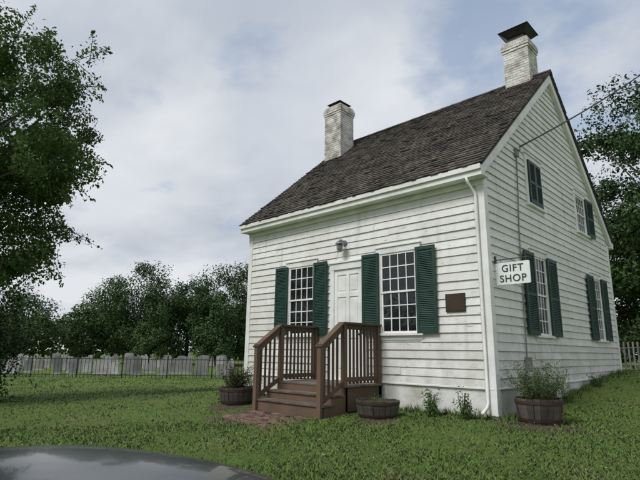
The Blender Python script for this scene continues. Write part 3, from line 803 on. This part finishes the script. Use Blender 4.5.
# ------------------------------------------------------------ parked car
def car():
    e=empty('parked_car')
    fw=(Rv*.42+Fv*.907).normalized();rt=(Rv*.907-Fv*.42).normalized()
    half=.90
    cx,cy=W(0,0);front=Vector((cx,cy,0))+fw*2.38-rt*(1.02+half)
    gzc=-.415
    def P(l,s,z):
        q=front-fw*l+rt*s;return (q.x,q.y,gzc+z)
    secs=[(.0,.60,.62,.32,.68,.72),(.06,.74,.76,.26,.77,.84),(.2,.83,.84,.22,.86,.93),(.45,.88,.87,.22,.915,.985),(.9,.9,.89,.22,.945,1.02),(1.3,.9,.9,.22,.955,1.03),
          (1.45,.9,.9,.22,.96,1.03),(2.5,.9,.9,.22,.98,1.04),(3.6,.9,.9,.22,1.0,1.05),(4.2,.88,.87,.24,.98,1.04),(4.5,.80,.80,.28,.91,.97),(4.62,.68,.7,.36,.76,.84)]
    seg=[]
    for (l,wb,wt,zb,zt,zc) in secs:
        ring=[(-wb*.9,zb),(-wb,zb+.12),(-wb*1.01,(zb+zt)/2),(-wt,zt-.08),(-wt*.965,zt-.02),(-wt*.88,zt+.018),(-wt*.6,zt+(zc-zt)*.72),(-wt*.3,zt+(zc-zt)*.95),(0,zc),
              (wt*.3,zt+(zc-zt)*.95),(wt*.6,zt+(zc-zt)*.72),(wt*.88,zt+.018),(wt*.965,zt-.02),(wt,zt-.08),(wb*1.01,(zb+zt)/2),(wb,zb+.12),(wb*.9,zb)]
        seg.append([P(l,s,z) for s,z in ring])
    mb=MB();n=len(seg[0]);vs=[p for s in seg for p in s];f=[]
    for i in range(len(seg)-1):
        for k in range(n-1): f.append((i*n+k,i*n+k+1,(i+1)*n+k+1,(i+1)*n+k))
        f.append((i*n+n-1,i*n,(i+1)*n,(i+1)*n+n-1))
    f+=[tuple(range(n)),tuple((len(seg)-1)*n+k for k in range(n))]
    mb.add(vs,f)
    m,nt,b=new_mat('dark_car_paint');b.inputs['Roughness'].default_value=.30
    b.inputs['Specular IOR Level'].default_value=.3
    b.inputs['Coat Weight'].default_value=.45;b.inputs['Coat Roughness'].default_value=.06
    spk=ramp(nt,noise(nt,160,3,.7),.55,.75,(.006,.011,.010),(.018,.024,.022))
    dust=mul(nt,ramp(nt,noise(nt,7,7,.75),.5,.75),.2)
    nt.links.new(mix(nt,dust,spk,(.05,.052,.045)),b.inputs['Base Color'])
    body=mb.obj('body',[m],e,smooth=True);s=body.modifiers.new('s','SUBSURF');s.levels=2;s.render_levels=2
    mb=MB()
    gs=[(1.45,.78,.98,.98),(2.15,.66,1.02,1.43),(2.6,.64,1.02,1.49),(3.3,.63,1.02,1.47),(3.95,.70,1.02,1.15),(4.1,.74,1.02,1.04)]
    seg=[]
    for l,wt,zb,zt in gs:
        seg.append([P(l,-.84,zb-.06),P(l,-wt,max(zt-.03,zb)),P(l,-wt*.6,zt),P(l,wt*.6,zt),P(l,wt,max(zt-.03,zb)),P(l,.84,zb-.06)])
    n=6;f=[]
    for i in range(len(seg)-1):
        for k in range(n-1): f.append((i*n+k,i*n+k+1,(i+1)*n+k+1,(i+1)*n+k))
    mb.add([p for s in seg for p in s],f)
    mb.obj('windows',[M['glass']],e)
    mb=MB()
    for i in(1,2,):
        a,b2=seg[i],seg[i+1]
        up=Vector((0,0,.012))
        mb.hexa([a[1],a[4],b2[4],b2[1],Vector(a[1])+up*3,Vector(a[4])+up*3,Vector(b2[4])+up*3,Vector(b2[1])+up*3])
    for sd_ in(1,4):
        for i,j in((0,1),(3,4)): mb.beam(seg[i][sd_],seg[j][sd_],.06,.05)
        mb.beam(seg[2][sd_],(Vector(seg[2][0 if sd_==1 else 5])),.06,.04)
    mb.obj('roof_and_pillars',[m],e,bevel=.008)
    for l in(.85,3.55):
        for sd_ in(-1,1):
            mb=MB();c0=Vector(P(l,sd_*.70,.33));c1=Vector(P(l,sd_*.915,.33))
            mb.tube([c0,c0.lerp(c1,.1),c0.lerp(c1,.9),c1],[.30,.33,.33,.30],24,0);mb.tube([c1,c1+rt*sd_*.006],[.20,.19],16,1)
            for k in range(5):
                a=k*2*math.pi/5;mb.beam(c1+rt*sd_*.008,c1+rt*sd_*.008+fw*(.18*math.cos(a))+Vector((0,0,.18*math.sin(a))),.04,.02,1)
            mb.obj('wheel',[M['tyre'],M['grey']],e)
    mb=MB()
    for sd_ in(-1,1): mb.hexa([P(-.0,sd_*.42,.60),P(.10,sd_*.78,.62),P(.13,sd_*.79,.70),P(.03,sd_*.42,.70),P(.12,sd_*.42,.60),P(.2,sd_*.76,.62),P(.2,sd_*.77,.70),P(.12,sd_*.42,.70)])
    mb.obj('headlights',[M['grey']],e,bevel=.01)
    mb=MB()
    for k in range(4): mb.box(-.38,.38,-.012,.02,.42+k*.045,.44+k*.045,0,lambda a,b_,c:P(b_,a,c))
    mb.obj('grille',[M['black']],e)
    mb=MB()
    for sd_ in(-1,1): mb.hexa([P(1.85,sd_*.88,1.03),P(1.85,sd_*1.05,1.03),P(1.97,sd_*1.05,1.03),P(1.97,sd_*.88,1.03),P(1.82,sd_*.92,1.17),P(1.82,sd_*1.05,1.16),P(1.94,sd_*1.05,1.16),P(1.94,sd_*.92,1.17)])
    mb.obj('mirrors',[m],e,bevel=.02)
car()
# ------------------------------------------------------------ world
SUN_EL=math.radians(50)
sd=Vector((-.12,-.99,0)).normalized()
w=bpy.data.worlds.new('World');sc.world=w;w.use_nodes=True;nt=w.node_tree
bg=nt.nodes['Background'];bg.inputs[1].default_value=.13
sky=N(nt,'ShaderNodeTexSky',sky_type='NISHITA');sky.sun_disc=False;sky.sun_elevation=SUN_EL;sky.sun_rotation=math.atan2(sd.x,sd.y)
tc=N(nt,'ShaderNodeTexCoord')
sp=N(nt,'ShaderNodeSeparateXYZ');nt.links.new(tc.outputs['Generated'],sp.inputs[0])
za=N(nt,'ShaderNodeMath',operation='ADD');nt.links.new(sp.outputs[2],za.inputs[0]);za.inputs[1].default_value=.22
zm=N(nt,'ShaderNodeMath',operation='MAXIMUM');nt.links.new(za.outputs[0],zm.inputs[0]);zm.inputs[1].default_value=.12
dx=N(nt,'ShaderNodeMath',operation='DIVIDE');nt.links.new(sp.outputs[0],dx.inputs[0]);nt.links.new(zm.outputs[0],dx.inputs[1])
dy=N(nt,'ShaderNodeMath',operation='DIVIDE');nt.links.new(sp.outputs[1],dy.inputs[0]);nt.links.new(zm.outputs[0],dy.inputs[1])
cb=N(nt,'ShaderNodeCombineXYZ');nt.links.new(dx.outputs[0],cb.inputs[0]);nt.links.new(dy.outputs[0],cb.inputs[1])
v=cb.outputs[0]
el=N(nt,'ShaderNodeMapRange');el.inputs[1].default_value=.12;el.inputs[2].default_value=.62;el.inputs[3].default_value=0;el.inputs[4].default_value=1
nt.links.new(sp.outputs[2],el.inputs[0])
basec=mix(nt,el.outputs[0],(5.9,6.1,6.4),(4.5,4.85,5.4))
dark=ramp(nt,noise(nt,1.4,7,.48,vec=v),.40,.68)
cloud=mix(nt,mul(nt,dark,.7),basec,(3.1,3.55,4.25))
lite=ramp(nt,noise(nt,1.8,6,.48,vec=v,stretch=(1,1.4,1)),.47,.74)
cloud=mix(nt,mul(nt,lite,.75),cloud,(6.6,6.75,6.9))
bd=(Rv*.62+Fv*.95+Vector((0,0,.72))).normalized()
dt=N(nt,'ShaderNodeVectorMath',operation='DOT_PRODUCT');nt.links.new(tc.outputs['Generated'],dt.inputs[0]);dt.inputs[1].default_value=bd
op=N(nt,'ShaderNodeMapRange');op.inputs[1].default_value=.90;op.inputs[2].default_value=.99;op.inputs[3].default_value=.0;op.inputs[4].default_value=.19
nt.links.new(dt.outputs['Value'],op.inputs[0])
nn=N(nt,'ShaderNodeMath',operation='ADD');nt.links.new(noise(nt,2.6,7,.55,vec=v),nn.inputs[0]);nt.links.new(op.outputs[0],nn.inputs[1])
hole=mul(nt,ramp(nt,nn.outputs[0],.59,.76),.75)
fin=mix(nt,hole,cloud,mix(nt,.5,sky.outputs[0],(3.0,3.9,5.4)))
nt.links.new(fin,bg.inputs[0])
sl=bpy.data.lights.new('sun','SUN');sl.energy=2.4;sl.angle=math.radians(22);sl.color=(1,.975,.94)
so=bpy.data.objects.new('sun',sl);link(so)
tosun=Vector((sd.x*math.cos(SUN_EL),sd.y*math.cos(SUN_EL),math.sin(SUN_EL)))
so.rotation_euler=tosun.to_track_quat('Z','Y').to_euler()
# ------------------------------------------------------------ camera
cd=bpy.data.cameras.new('camera');cam=bpy.data.objects.new('camera',cd);link(cam);sc.camera=cam
cd.sensor_width=36;cd.lens=493/640*36;cd.clip_end=1500;cd.clip_start=.05
D=Vector((Fv.x*math.cos(TILT),Fv.y*math.cos(TILT),math.sin(TILT)))
U0=Vector((-Fv.x*math.sin(TILT),-Fv.y*math.sin(TILT),math.cos(TILT)))
Rr=Rv*math.cos(ROLL)-U0*math.sin(ROLL);Uu=U0*math.cos(ROLL)+Rv*math.sin(ROLL)
mt=Matrix((Rr,Uu,-D)).transposed().to_4x4();mt.translation=Vector(CAM);cam.matrix_world=mt
sc.view_settings.view_transform='Standard';sc.view_settings.look='None';sc.view_settings.exposure=0;sc.view_settings.gamma=1
